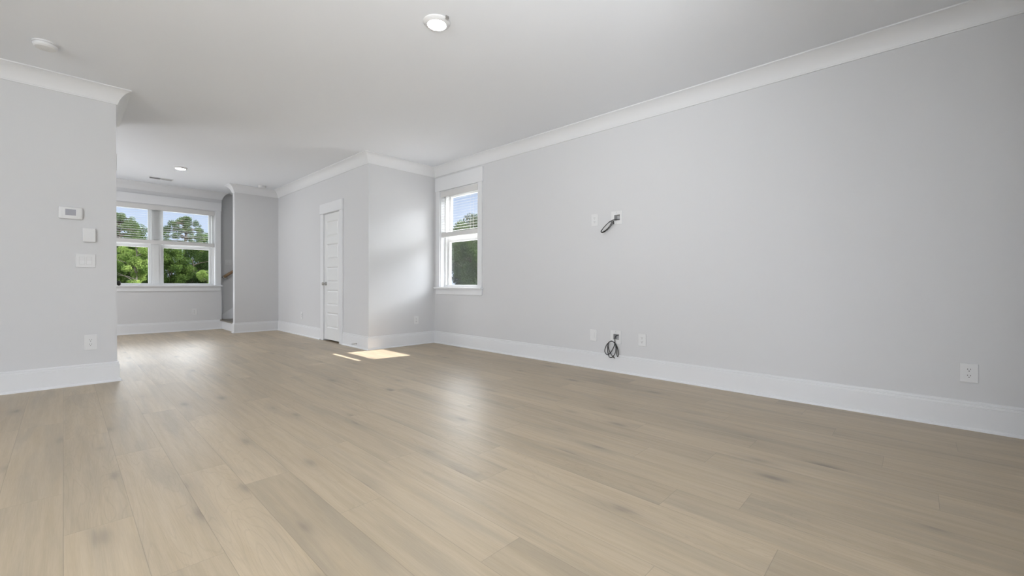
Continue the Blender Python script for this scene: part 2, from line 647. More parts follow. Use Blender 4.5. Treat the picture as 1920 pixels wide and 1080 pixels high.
def crown_run(n, path, label):
    bm = B()
    sweep(bm, path, crown)
    o = struct(f'trim_{n}', bm, TRIM, label, 'crown moulding')
    o.data.set_sharp_from_angle(angle=math.radians(25))
    for p in o.data.polygons:
        p.use_smooth = True


crown_run(1, [(XR, -0.75), (XR, YP), (XC, YP), (XC, YS), (XS, YS), (XS, YS + 0.115), (XS + 0.5, YS + 0.115)],
          'white cove crown moulding over right wall, pier and closet wall')
crown_run(2, [(2.21, 10.3), (2.21, YF), (-2.0, YF)], 'white crown moulding above the far double window')
crown_run(3, [(-2.0, YLB), (XL, YLB), (XL, YL), (-4.5, YL)], 'white crown moulding wrapping the left wall end')

base = [(0, 0.186), (0.006, 0.186), (0.0095, 0.183), (0.0105, 0.171), (0.0085, 0.1685), (0.0085, 0.1675), (0.0145, 0.165),
        (0.0165, 0.151), (0.0145, 0.1485), (0.0165, 0.146), (0.0165, 0.019), (0.024, 0.016), (0.029, 0.009), (0.030, 0.0), (0, 0)]


def base_run(side, path, label):
    bm = B()
    sweep(bm, path, base)
    struct(f'baseboard_{side}', bm, TRIM, label, 'baseboard')


base_run('right', [(XR, -0.75), (XR, YP), (XC, YP), (XC, DY0 - 0.110)], 'tall white baseboard under right wall and pier up to the closet door')
base_run('closet', [(XC, DY1 + 0.110), (XC, YS), (XS, YS), (XS, YS + 0.115)], 'white baseboard from closet door to the stairs')
base_run('far', [(2.21, 10.3), (2.21, YF), (-2.0, YF)], 'white baseboard under the far window')
base_run('left', [(XL, BY0 - 0.10), (XL, YL), (-4.5, YL)], 'tall white baseboard under the thermostat wall')


# ------------------------------------------------------------------ windows
def frame_boxes(bm, f, u0, u1, z0, z1, t, d0, d1, bev=0.0):
    """four members of width t around (u0..u1, z0..z1), depth d0..d1; f maps (u, d, z)"""
    for a in ((u0, u0 + t, z0, z1), (u1 - t, u1, z0, z1), (u0 + t, u1 - t, z0, z0 + t), (u0 + t, u1 - t, z1 - t, z1)):
        f(bm, a[0], a[1], d0, d1, a[2], a[3], bev)


def fx(bm, u0, u1, d0, d1, z0, z1, bev=0.0):        # window in the right wall: u = y, depth = x
    add_box(bm, XR + d0, XR + d1, u0, u1, z0, z1, bev)


def fy(bm, u0, u1, d0, d1, z0, z1, bev=0.0):        # window in the far wall: u = x, depth = y
    add_box(bm, u0, u1, YF + d0, YF + d1, z0, z1, bev)


def window(name, f, u0, u1, units, label, wall_clip=None, z_head=0.165, mesh=False):
    z0, z1 = WZ0, WZ1
    t = thing(name, label, 'window', kind='structure')
    cw = 0.088
    bm = B()
    f(bm, u0 - cw, u0, -0.019, 0.0, z0, z1, 0.002)
    f(bm, u1, u1 + cw, -0.019, 0.0, z0, z1, 0.002)
    obj('side_casing', bm, TRIM, t)
    bm = B()
    f(bm, u0 - cw - 0.015, min(u1 + cw + 0.015, wall_clip or 99), -0.026, 0.0, z1, z1 + z_head, 0.002)
    obj('head_casing', bm, TRIM, t)
    bm = B()
    f(bm, u0 - cw - 0.02, min(u1 + cw + 0.02, wall_clip or 99), -0.055, 0.0, z0 - 0.027, z0, 0.004)
    f(bm, u0, u1, 0.0, 0.075, z0 - 0.027, z0 - 0.001)
    obj('sill', bm, TRIM, t)
    bm = B()
    f(bm, u0 - cw, min(u1 + cw, wall_clip or 99), -0.018, 0.0, z0 - 0.112, z0 - 0.027, 0.002)
    obj('apron', bm, TRIM, t)
    bm = B()
    f(bm, u0, u0 + 0.012, 0.0, 0.193, z0, z1)
    f(bm, u1 - 0.012, u1, 0.0, 0.193, z0, z1)
    f(bm, u0 + 0.012, u1 - 0.012, 0.0, 0.193, z1 - 0.012, z1)
    f(bm, u0 + 0.012, u1 - 0.012, 0.075, 0.193, z0 - 0.02, z0)
    obj('jamb', bm, TRIM, t)
    for a, b_ in units:
        bm = B()
        frame_boxes(bm, f, a, b_, z0, z1 - 0.012, 0.032, 0.075, 0.19, 0.0)
        obj('window_frame', bm, VINYL, t)
        # lower sash on the room side, upper sash outside
        for (s0, s1, d0, d1, low) in ((z0 + 0.002, 1.668, 0.112, 0.145, True), (1.585, z1 - 0.046, 0.148, 0.178, False)):
            bm = B()
            st = 0.040
            f(bm, a + 0.033, a + 0.033 + st, d0, d1, s0, s1, 0.003)
            f(bm, b_ - 0.033 - st, b_ - 0.033, d0, d1, s0, s1, 0.003)
            f(bm, a + 0.033 + st, b_ - 0.033 - st, d0, d1, s0, s0 + (0.034 if low else 0.083), 0.003)
            f(bm, a + 0.033 + st, b_ - 0.033 - st, d0, d1, s1 - (0.083 if low else 0.04), s1, 0.003)
            sash = obj('sash', bm, VINYL, t)
            bm = B()
            f(bm, a + 0.07, b_ - 0.07, (d0 + d1) / 2 - 0.003, (d0 + d1) / 2 + 0.003, s0 + 0.03, s1 - 0.035)
            obj('pane', bm, GLASS, sash)
        if mesh:
            bm = B()
            f(bm, a + 0.034, b_ - 0.034, 0.183, 0.1845, z0 + 0.03, 1.63)
            obj('insect_screen', bm, MESH, t)
    if len(units) > 1:
        for (a, b_), (c_, d) in zip(units, units[1:]):
            bm = B()
            f(bm, b_, c_, 0.066, 0.193, z0, z1 - 0.012, 0.002)
            obj('mullion', bm, VINYL, t)
    return t


window('window_1', fx, WR0, WR1, [(WR0 + 0.012, WR1 - 0.012)], 'tall single window in the right wall beside the corner, blind half lowered',
       wall_clip=YP, z_head=0.205, mesh=True)
window('window_2', fy, WF0, WF1, [(WF0 + 0.012, 1.160), (1.236, WF1 - 0.012)], 'wide double window in the far wall looking onto trees')


def blind(name, f, u0, u1, z_bot, z_top, tilt, label):
    t = thing(name, label, 'blind')
    bm = B()
    f(bm, u0, u1, 0.004, 0.060, z_top - 0.055, z_top - 0.003)
    obj('head_rail', bm, SLATM, t)
    bm = B()
    f(bm, u0 - 0.004, u1 + 0.004, -0.008, 0.003, z_top - 0.085, z_top, 0.003)
    obj('valance', bm, SLATM, t)
    bm = B()
    n = 3 if u1 - u0 > 1.2 else 2
    holes = [u0 + (u1 - u0) * (0.19 + 0.62 * k / (n - 1)) for k in range(n)]
    z = z_bot + 0.085
    while z < z_top - 0.075:
        # a slat: shallow crowned strip, inner edge a little lower, routed where the cords pass
        d0, d1 = 0.005, 0.0605
        dm = (d0 + d1) / 2

        def zd(d):
            return z + tilt * (d - dm) / (d1 - d0) + 0.0008 * (1 - abs(d - dm) / (dm - d0))
        cut = [u0] + [q for h in holes for q in (h - 0.011, h + 0.011)] + [u1]
        for k in range(len(cut) - 1):
            for a, b_ in (((d0, dm), (dm, d1)) if k % 2 == 0 else ((d0, dm - 0.012), (dm + 0.012, d1))):
                n0 = len(bm.verts)
                f(bm, cut[k], cut[k + 1], a, b_, 0.0, 0.0016)
                bm.verts.ensure_lookup_table()
                off_ = XR if f is fx else YF
                for v in bm.verts[n0:]:
                    v.co.z += zd((v.co.x if f is fx else v.co.y) - off_)
        z += 0.040
    obj('slats', bm, SLATM, t)
    bm = B()
    f(bm, u0, u1, 0.006, 0.060, z_bot, z_bot + 0.070, 0.004)
    obj('bottom_rail', bm, SLATM, t)
    for u in holes:
        bm = B()
        for d in (0.0045, 0.061):
            f(bm, u - 0.0008, u + 0.0008, d - 0.0008, d + 0.0008, z_bot + 0.065, z_top - 0.05)
        obj('ladder_cord', bm, SLATM, t)
    return t


blind('window_blind', fx, WR0 + 0.020, WR1 - 0.020, 1.655, WZ1 - 0.014, 0.014, 'white horizontal slat blind half lowered in the side window')
blind('window_blind', fy, WF0 + 0.018, WF1 - 0.018, 1.645, WZ1 - 0.014, 0.0062, 'wide white slat blind half lowered across the double window')

# unseen glazed openings added around the rear and kitchen fill lamps
t = thing('window_3', 'added unseen glass sliding door in the rear kitchen wall', 'window', kind='structure')
bm = B()
for a in ((-3.6, -3.54), (-2.23, -2.17), (-0.86, -0.80)):
    add_box(bm, a[0], a[1], -3.31, -3.25, 0.04, 2.25)
add_box(bm, -3.54, -0.86, -3.31, -3.25, 0.04, 0.10)
add_box(bm, -3.54, -0.86, -3.31, -3.25, 2.19, 2.25)
obj('door_frame', bm, VINYL, t)
for a in ((-3.54, -2.23), (-2.17, -0.86)):
    box_obj('pane', GLASS, t, a[0], a[1], -3.283, -3.277, 0.10, 2.19)
t = thing('window_4', 'added unseen kitchen window in the wall to the far left', 'window', kind='structure')
bm = B()
for a in ((-1.80, -1.74), (-0.28, -0.22), (1.24, 1.30)):
    add_box(bm, -4.58, -4.52, a[0], a[1], 0.70, 2.30)
add_box(bm, -4.58, -4.52, -1.74, 1.24, 0.70, 0.76)
add_box(bm, -4.58, -4.52, -1.74, 1.24, 2.24, 2.30)
obj('window_frame', bm, VINYL, t)
for a in ((-1.74, -0.28), (-0.22, 1.24)):
    box_obj('pane', GLASS, t, -4.553, -4.547, a[0], a[1], 0.76, 2.24)


# ------------------------------------------------------------------ doors
def panel_door(t, xf, s, y0, y1, z0, z1, thick=0.035):
    """five panel slab; its face at x = xf looks along s * x"""
    bm = B()
    xb = xf - s * thick
    xr = xf - s * 0.010
    sw = 0.088
    add_box(bm, xr, xb, y0, y1, z0, z1)
    add_box(bm, xf, xr, y0, y0 + sw, z0, z1)
    add_box(bm, xf, xr, y1 - sw, y1, z0, z1)
    ph, pitch, b0 = 0.250, 0.366, 0.212
    zr = [z0] + [q for i in range(5) for q in (b0 + pitch * i, b0 + pitch * i + ph)] + [z1]
    for k in range(0, len(zr), 2):
        add_box(bm, xf, xr, y0 + sw, y1 - sw, zr[k], zr[k + 1])
    slab = obj('slab', bm, DOORP, t)
    for i in range(5):
        bm = B()
        a, b_, c_, d = y0 + sw, y1 - sw, b0 + pitch * i, b0 + pitch * i + ph
        m0, m1 = 0.022, 0.036

        def ring(mm, x):
            return [bm.verts.new((x, yy, zz)) for yy, zz in ((a + mm, c_ + mm), (b_ - mm, c_ + mm), (b_ - mm, d - mm), (a + mm, d - mm))]
        rs = [ring(0.001, xf - s * 0.001), ring(0.014, xf - s * 0.0095), ring(m0, xf - s * 0.0095), ring(m1, xf - s * 0.003)]
        for p, q in zip(rs, rs[1:]):
            for k in range(4):
                bm.faces.new((p[k], p[(k + 1) % 4], q[(k + 1) % 4], q[k]))
        bm.faces.new(rs[-1])
        obj('panel', bm, DOORP, slab)
    return slab


def knob(t, xf, s, y, z, m):
    Mx = Matrix.Translation((xf, y, z)) @ Matrix.Rotation(s * PI / 2, 4, 'Y')
    bm = B()
    add_lathe(bm, [(0, -0.001), (0.031, -0.001), (0.032, 0.003), (0.028, 0.008), (0.013, 0.010), (0.0105, 0.016), (0.0105, 0.030), (0.016, 0.036),
                   (0.0235, 0.041), (0.027, 0.049), (0.0265, 0.056), (0.021, 0.063), (0.011, 0.066), (0, 0.0665)], 28, Mx)
    k = obj('knob', bm, m, t, smooth='auto')
    return k


def casing(t, xw, s, y0, y1, zt, cw, head, over):
    bm = B()
    add_box(bm, xw, xw + s * 0.018, y0 - cw, y0, 0, zt, 0.002)
    add_box(bm, xw, xw + s * 0.018, y1, y1 + cw, 0, zt, 0.002)
    obj('side_casing', bm, TRIM, t)
    bm = B()
    add_box(bm, xw, xw + s * 0.026, y0 - cw - over, y1 + cw + over, zt, zt + head, 0.002)
    obj('head_casing', bm, TRIM, t)


t = thing('door_1', 'narrow white five panel closet door with nickel knob', 'door', (0, 0, 0), kind='structure')
casing(t, XC, -1, DY0, DY1, DZ + 0.006, 0.105, 0.160, 0.012)
bm = B()
add_box(bm, XC, XC + 0.115, DY0 - 0.02, DY0, 0, DZ + 0.02)
add_box(bm, XC, XC + 0.115, DY1, DY1 + 0.02, 0, DZ + 0.02)
add_box(bm, XC, XC + 0.115, DY0, DY1, DZ, DZ + 0.02)
obj('jamb', bm, TRIM, t)
panel_door(t, XC + 0.004, -1, DY0 + 0.003, DY1 - 0.003, 0.026, DZ - 0.005)
k = knob(t, XC + 0.004, -1, DY1 - 0.062, 0.925, NICKEL)
k['label'] = 'nickel round knob'
for z in (1.78, 1.07, 0.28):
    bm = B()
    add_tube(bm, [(XC - 0.004, DY0 + 0.001, z), (XC - 0.004, DY0 + 0.001, z + 0.10)], 0.006, 10)
    obj('hinge', bm, BOXGREY, t)
# closet behind the door so the gap under it is dark
t2 = thing('door_2', 'white door with black knob in the end of the left wall', 'door', (0, 0, 0), kind='structure')
casing(t2, XL, 1, BY0, BY1, DZ + 0.006, 0.09, 0.165, 0.020)
bm = B()
add_box(bm, XL - 0.11, XL, BY0 - 0.02, BY0, 0, DZ + 0.02)
add_box(bm, XL - 0.11, XL, BY1, BY1 + 0.02, 0, DZ + 0.02)
add_box(bm, XL - 0.11, XL, BY0, BY1, DZ, DZ + 0.02)
obj('jamb', bm, TRIM, t2)
panel_door(t2, XL - 0.004, 1, BY0 + 0.003, BY1 - 0.003, 0.02, DZ - 0.004)
k = knob(t2, XL - 0.004, 1, BY0 + 0.046, 0.925, BLACKM)
k['label'] = 'round black knob'

# ------------------------------------------------------------------ stairs
st = thing('staircase', 'stairs with wooden treads and white risers behind the partition wall', 'stairs', (2.21, 9.271, 0))
RISE, RUN = 0.190, 0.262
for i in range(6):
    box_obj('riser', TRIM, st, RUN * i, RUN * i + 0.018, 0.002, 1.008, RISE * i + 0.001, RISE * (i + 1) - 0.028)
    box_obj('tread', TREADW, st, RUN * i - 0.030, RUN * (i + 1) + 0.018, 0.002, 1.008, RISE * (i + 1) - 0.028, RISE * (i + 1), bev=0.008)
bm = B()
sl = RISE / RUN
add_prism(bm, [(0.006, 0.0), (0.006, 0.27), (1.58, 0.27 + 1.574 * sl), (1.58, 0.0)], 'y', 1.010, 1.027)
obj('skirt_board', bm, TRIM, st)

hr = thing('handrail', 'brown wooden handrail climbing the stairwell wall', 'handrail', (2.25, 10.3, 0))
bm = B()
a0, L_ = Vector((0.0, -0.062, 1.045)), 1.5
dv = Vector((1, 0, sl)).normalized()
nv = Vector((-dv.z, 0, dv.x))
ring = [(math.cos(q) * 0.020, math.sin(q) * 0.028) for q in [2 * PI * k_ / 16 for k_ in range(16)]]
r0 = [bm.verts.new(a0 + Vector((0, p, 0)) + nv * q) for p, q in ring]
r1 = [bm.verts.new(a0 + dv * L_ + Vector((0, p, 0)) + nv * q) for p, q in ring]
for k_ in range(16):
    bm.faces.new((r0[k_], r0[(k_ + 1) % 16], r1[(k_ + 1) % 16], r1[k_]))
bm.faces.new(r0)
bm.faces.new(r1[::-1])
obj('rail', bm, RAILW, hr, smooth='auto')
bm = B()
p0 = a0 - dv * 0.012
add_tube(bm, [p0 + nv * 0.0, a0 + dv * 0.004], 0.024, 16)
add_tube(bm, [a0 + Vector((-0.004, 0, 0)), a0 + Vector((-0.006, 0.034, -0.004)), a0 + Vector((-0.006, 0.062, -0.004))], 0.012, 10)
obj('end_cap', bm, NICKEL, hr, smooth='auto')
for q in (0.06, 1.1):
    bm = B()
    pc = a0 + dv * q - nv * 0.030
    add_tube(bm, [pc, pc + Vector((0, 0.012, -0.022)), pc + Vector((0, 0.036, -0.032)), pc + Vector((0, 0.062, -0.032))], 0.007, 10)
    add_tube(bm, [pc + Vector((0, 0.054, -0.032)), pc + Vector((0, 0.062, -0.032))], 0.026, 18)
    obj('bracket', bm, NICKEL, hr, smooth='auto')


# ------------------------------------------------------------------ plates on the walls (local: plate faces -y, base at its lower edge centre)
def plate_bm(w_, h_, th=0.006, bev=0.0028):
    bm = B()
    add_box(bm, -w_ / 2, w_ / 2, -th, 0.0, 0, h_, bev)
    return bm


def outlet(loc, rz, label, w_=0.084, h_=0.124, dark=True):
    t = thing('wall_outlet', label, 'outlet', loc, rz, 'duplex wall outlets')
    obj('plate', plate_bm(w_, h_), PLASTIC, t)
    for k_ in (0, 1):
        zc = h_ / 2 + (0.020 if k_ else -0.020)
        bm = B()
        poly = []
        for q in range(24):
            a = 2 * PI * q / 24
            poly.append((0.017 * math.cos(a), zc + max(-0.0135, min(0.0135, 0.017 * math.sin(a)))))
        add_prism(bm, poly, 'y', -0.0085, -0.005)
        r_ = obj('receptacle', bm, PLASTIC, t)
        bm = B()
        for sx in (-0.0065, 0.0065):
            add_box(bm, sx - 0.0012, sx + 0.0012, -0.0089, -0.008, zc + 0.0005, zc + 0.009)
        add_lathe(bm, [(0, 0), (0.0028, 0), (0.0028, 0.001), (0, 0.001)], 14, Matrix.Translation((0, -0.0080, zc - 0.007)) @ Matrix.Rotation(PI / 2, 4, 'X'))
        obj('slots', bm, SLOT, r_)
    return t


R90 = -PI / 2
outlet((XR, -0.260, 0.306), R90, 'white outlet standing alone above the baseboard near the right edge of right wall')
outlet((XR, 2.012, 0.306), R90, 'white outlet right of the coiled cable low on right wall')
outlet((XR, 2.585, 1.578), R90, 'white outlet high on right wall beside the upper cable box', 0.084, 0.132)
outlet((3.713, YP, 0.312), 0, 'white outlet low on the short wall left of side window')
outlet((1.760, YF, 0.300), 0, 'small outlet on the far wall under the double window')
outlet((XC, 7.95, 0.290), R90, 'faint white outlet on closet wall between door and far corner')
outlet((0.171, YL, 0.312), 0, 'white outlet low on the left thermostat wall', 0.086, 0.14)

t = thing('blank_plate', 'blank white cover plate low on right wall left of the coiled cable', 'wall plate', (XR, 2.592, 0.306), R90)
obj('plate', plate_bm(0.084, 0.126), PLASTIC, t)
box_obj('insert', PLASTIC, t, -0.017, 0.017, -0.0085, -0.004, 0.030, 0.096, bev=0.001)

t = thing('cover_box', 'square blank white cover between thermostat and light switch', 'wall plate', (0.166, YL, 1.300), 0)
bm = plate_bm(0.084, 0.125, 0.022, 0.004)
obj('cover', bm, PLASTIC, t)
box_obj('back_plate', PLASTIC, t, -0.040, 0.040, -0.004, 0.0, 0.004, 0.121)


def switch(loc, label, w_, h_, n):
    t = thing('light_switch', label, 'light switch', loc, 0)
    obj('plate', plate_bm(w_, h_, 0.007), PLASTIC, t)
    for k_ in range(n):
        xc = (k_ - (n - 1) / 2) * 0.046
        bm = B()
        add_prism(bm, [(-0.006, h_ / 2 - 0.033), (-0.0115, h_ / 2 - 0.033), (-0.0075, h_ / 2), (-0.0095, h_ / 2 + 0.033), (-0.006, h_ / 2 + 0.033)],
                  'x', xc - 0.0165, xc + 0.0165)
        obj('rocker', bm, PLASTIC, t)
        bm = B()
        for a in ((xc - 0.018, xc - 0.0167, h_ / 2 - 0.0345, h_ / 2 + 0.0345), (xc + 0.0167, xc + 0.018, h_ / 2 - 0.0345, h_ / 2 + 0.0345),
                  (xc - 0.018, xc + 0.018, h_ / 2 - 0.0348, h_ / 2 - 0.0332), (xc - 0.018, xc + 0.018, h_ / 2 + 0.0332, h_ / 2 + 0.0345)):
            add_box(bm, a[0], a[1], -0.0072, -0.0068, a[2], a[3])
        obj('gap', bm, BOXGREY, t)


switch((0.142, YL, 1.068), 'double rocker light switch below the square cover on left wall', 0.130, 0.122, 2)
switch((2.352, 10.3, 1.300), 'light switch above the handrail on the stairwell wall', 0.118, 0.110, 2)

t = thing('thermostat', 'white thermostat with grey screen on the left wall', 'thermostat', (0.050, YL, 1.495), 0)
bm = B()
add_box(bm, -0.076, 0.076, -0.022, 0, 0, 0.110, 0.010, 3)
obj('body', bm, PLASTIC, t, smooth='auto')
box_obj('screen', SCREEN, t, -0.034, 0.032, -0.0235, -0.02, 0.034, 0.088)
for a in ((0.038, 0.043), (0.052, 0.055), (-0.056, -0.053)):
    box_obj('rib', PLASTIC, t, a[0], a[1], -0.0235, -0.02, 0.012, 0.098, bev=0.001)


def media_box(z0, hz0, hz1, label):
    t = thing('cable_box', label, 'cable box', (XR, 2.312, z0), R90)
    hx0, hx1 = -(MB_Y1 - 2.312), -(MB_Y0 - 2.312)
    # local x runs along -y of the world
    x0, x1 = 2.312 - MB_Y1, 2.312 - MB_Y0
    h0, h1 = hz0 - z0, hz1 - z0
    bm = B()
    for a in ((-0.062, x0, 0, 0.140), (x1, 0.062, 0, 0.140), (x0, x1, 0, h0), (x0, x1, h1, 0.140)):
        add_box(bm, a[0], a[1], -0.007, 0.0, a[2], a[3])
    bmesh.ops.remove_doubles(bm, verts=bm.verts, dist=1e-5)
    obj('plate', bm, PLASTIC, t)
    bm = B()
    e_ = 0.002
    add_box(bm, x0, x0 + e_, -0.004, 0.06, h0, h1)
    add_box(bm, x1 - e_, x1, -0.004, 0.06, h0, h1)
    add_box(bm, x0, x1, -0.004, 0.06, h0, h0 + e_)
    add_box(bm, x0, x1, -0.004, 0.06, h1 - e_, h1)
    add_box(bm, x0, x1, 0.058, 0.06, h0, h1)
    obj('back_box', bm, BOXGREY, t)
    for zz in (0.012, 0.128):
        bm = B()
        add_lathe(bm, [(0, 0), (0.0035, 0), (0.003, 0.0012), (0, 0.0014)], 12, Matrix.Translation((0, -0.007, zz)) @ Matrix.Rotation(PI / 2, 4, 'X'))
        obj('screw', bm, NICKEL, t)
    return t


media_box(1.573, 1.612, 1.675, 'white recessed cable box high on right wall with black cable loop')
media_box(0.302, 0.345, 0.405, 'white recessed cable box low on right wall above coiled cable')


def smooth_path(pts, n=8):
    P = [Vector(p) for p in pts]
    out = []
    for i in range(len(P) - 1):
        a, b_, c_, d = P[max(i - 1, 0)], P[i], P[i + 1], P[min(i + 2, len(P) - 1)]
        for k_ in range(n):
            q = k_ / n
            out.append(0.5 * ((2 * b_) + (-a + c_) * q + (2 * a - 5 * b_ + 4 * c_ - d) * q * q + (-a + 3 * b_ - 3 * c_ + d) * q ** 3))
    out.append(P[-1])
    return out


def wall_pt(y, z, d):           # a point d off the right wall
    return (XR - d, y, z)


# upper cable: short bundle tied in a narrow loop pointing out into the room
up = [wall_pt(2.290, 1.628, -0.03), wall_pt(2.296, 1.624, 0.012), wall_pt(2.330, 1.618, 0.04), wall_pt(2.38, 1.590, 0.055), wall_pt(2.43, 1.548, 0.06),
      wall_pt(2.462, 1.508, 0.06), wall_pt(2.448, 1.497, 0.06), wall_pt(2.40, 1.522, 0.058), wall_pt(2.358, 1.566, 0.052), wall_pt(2.345, 1.606, 0.046),
      wall_pt(2.37, 1.602, 0.048), wall_pt(2.425, 1.555, 0.054), wall_pt(2.468, 1.510, 0.055), wall_pt(2.452, 1.492, 0.054), wall_pt(2.40, 1.514, 0.05),
      wall_pt(2.352, 1.562, 0.044), wall_pt(2.334, 1.606, 0.036), wall_pt(2.333, 1.590, 0.03), wall_pt(2.332, 1.574, 0.03)]
bm = B()
add_tube(bm, smooth_path(up), 0.0042, 8)
tag(obj('cable', bm, CABLE, smooth=True), 'short folded black cable hanging from the upper cable box', 'cable')

# lower cable: a coil of four loops hanging from the box to the baseboard
yc = 2.318
lo = [wall_pt(2.300, 0.392, -0.03), wall_pt(2.303, 0.389, 0.012), wall_pt(2.313, 0.360, 0.022), wall_pt(2.313, 0.318, 0.022), wall_pt(2.318, 0.285, 0.024),
      wall_pt(2.335, 0.245, 0.026), wall_pt(2.368, 0.195, 0.028), wall_pt(2.404, 0.178, 0.028), wall_pt(2.430, 0.205, 0.028), wall_pt(2.425, 0.25, 0.027),
      wall_pt(2.395, 0.30, 0.026), wall_pt(2.355, 0.325, 0.026), wall_pt(2.315, 0.312, 0.026), wall_pt(2.298, 0.26, 0.027), wall_pt(2.305, 0.205, 0.029),
      wall_pt(2.335, 0.160, 0.030), wall_pt(2.368, 0.153, 0.031), wall_pt(2.388, 0.185, 0.031), wall_pt(2.394, 0.245, 0.030), wall_pt(2.388, 0.300, 0.030),
      wall_pt(2.350, 0.328, 0.030), wall_pt(2.305, 0.308, 0.031), wall_pt(2.272, 0.255, 0.032), wall_pt(2.262, 0.200, 0.033), wall_pt(2.274, 0.172, 0.034),
      wall_pt(2.282, 0.200, 0.034), wall_pt(2.282, 0.255, 0.034), wall_pt(2.305, 0.305, 0.034), wall_pt(2.345, 0.331, 0.034), wall_pt(2.382, 0.305, 0.034),
      wall_pt(2.385, 0.260, 0.034), wall_pt(2.362, 0.205, 0.034), wall_pt(2.330, 0.165, 0.034), wall_pt(2.305, 0.152, 0.034)]
bm = B()
add_tube(bm, smooth_path(lo), 0.0040, 8)
tag(obj('cable', bm, CABLE, smooth=True), 'coiled black cable hanging from the lower cable box to the baseboard', 'cable')

# spring door stop on the baseboard left of the pier corner
ds = thing('door_stop', 'small metal door stop on baseboard between closet door and wall corner', 'door stop', (XC - 0.0165, 5.86, 0.060))
My = Matrix.Rotation(-PI / 2, 4, 'Y')
bm = B()
add_lathe(bm, [(0, 0), (0.012, 0), (0.012, 0.004), (0.006, 0.008), (0, 0.008)], 16, My)
obj('base', bm, NICKEL, ds)
bm = B()
add_tube(bm, [Vector((-0.006 - 0.058 * q / 90, 0.0055 * math.cos(q * 0.75), 0.0055 * math.sin(q * 0.75))) for q in range(91)], 0.0014, 6)
obj('spring', bm, NICKEL, ds, smooth=True)
bm = B()
add_lathe(bm, [(0, 0.062), (0.008, 0.062), (0.0085, 0.072), (0.006, 0.076), (0, 0.076)], 16, My)
obj('tip', bm, BOXGREY, ds)

# ------------------------------------------------------------------ ceiling fittings (hang down from their origin)
def ceiling_lamp(loc, label, clip=False):
    t = thing('ceiling_light', label, 'ceiling light', loc)
    bm = B()
    add_lathe(bm, [(0, 0), (0.092, 0), (0.092, -0.005), (0.088, -0.009), (0.068, -0.021), (0.064, -0.0215), (0.0615, -0.017), (0, -0.017)], 48)
    obj('trim_ring', bm, PLASTIC, t, smooth='auto')
    bm = B()
    add_lathe(bm, [(0, -0.0175), (0.061, -0.0175), (0.061, -0.019), (0.045, -0.0205), (0, -0.021)], 48)
    obj('lens', bm, LENS, t, smooth='auto')
    if clip:
        bm = B()
        add_box(bm, -0.012, 0.012, -0.004, 0.004, -0.020, 0.0, 0.001)
        add_box(bm, -0.009, 0.009, -0.006, 0.006, -0.022, -0.012, 0.001)
        c_ = obj('mounting_clip', bm, NICKEL, t)
        c_.location = (0.006, -0.108, 0)
        c_['label'] = 'small dark metal clip'


ceiling_lamp((1.787, 2.420, H), 'round white ceiling light near the camera above the plank floor', clip=True)
ceiling_lamp((1.28, 8.42, H), 'round white ceiling light before the far double window')

t = thing('smoke_detector', 'round white smoke detector on ceiling before the left wall', 'smoke detector', (-0.085, 4.80, H))
bm = B()
add_lathe(bm, [(0, 0), (0.070, 0), (0.070, -0.010), (0.067, -0.012), (0, -0.012)], 40)
obj('base', bm, PLASTIC, t, smooth='auto')
bm = B()
add_lathe(bm, [(0, -0.012), (0.062, -0.012), (0.062, -0.0155), (0.068, -0.0165), (0.066, -0.030), (0.056, -0.040), (0.022, -0.043), (0.020, -0.041), (0, -0.041)], 40)
cv = obj('cover', bm, PLASTIC, t, smooth='auto')
t = thing('smoke_detector', 'small white detector on ceiling at the far corner by the stairs', 'smoke detector', (2.56, 8.86, H))
bm = B()
add_lathe(bm, [(0, 0), (0.066, 0), (0.066, -0.010), (0.063, -0.012), (0, -0.012)], 40)
obj('base', bm, PLASTIC, t, smooth='auto')
bm = B()
add_lathe(bm, [(0, -0.012), (0.061, -0.012), (0.060, -0.036), (0.052, -0.043), (0, -0.044)], 40)
obj('cover', bm, PLASTIC, t, smooth='auto')

t = thing('air_vent', 'white slotted air vent in the ceiling before the far window', 'vent', (1.18, 9.56, H))
bm = B()
for a in ((-0.165, 0.165, -0.075, -0.058), (-0.165, 0.165, 0.058, 0.075), (-0.165, -0.15, -0.058, 0.058), (0.15, 0.165, -0.058, 0.058)):
    add_box(bm, a[0], a[1], a[2], a[3], -0.008, 0.0, 0.002)
add_box(bm, -0.004, 0.004, -0.058, 0.058, -0.007, 0.0)
obj('frame', bm, PLASTIC, t)
bm = B()
for half in (0, 1):
    for k_ in range(7):
        y = -0.050 + k_ * 0.0165
        q = 0.006 if half == 0 else -0.006
        v = [bm.verts.new(p) for p in ((-0.149 + 0.153 * half, y - q, -0.0065), (-0.005 + 0.154 * half, y - q, -0.0065), (-0.005 + 0.154 * half, y + q, 0.0), (-0.149 + 0.153 * half, y + q, 0.0))]
        bm.faces.new(v)
r_ = bmesh.ops.solidify(bm, geom=bm.faces[:], thickness=0.001)
obj('louvres', bm, PLASTIC, t)
box_obj('duct_shade', DARK, t, -0.149, 0.149, -0.057, 0.057, -0.0012, -0.0006)  # thin dark sheet under the ceiling, paints the shade behind the louvres


# ------------------------------------------------------------------ outside
GZ = -0.45
bm = B()
n_ = 24
gv = [[bm.verts.new((-60 + 180 * i / n_, -40 + 160 * j / n_, GZ + 0.12 * math.sin(i * 1.7 + j) * (1 if i > 11 or j > 9 else 0))) for j in range(n_ + 1)] for i in range(n_ + 1)]
for i in range(n_):
    for j in range(n_):
        bm.faces.new((gv[i][j], gv[i + 1][j], gv[i + 1][j + 1], gv[i][j + 1]))
struct('ground', bm, LAWN, 'grassy ground outside beneath the trees', 'ground')


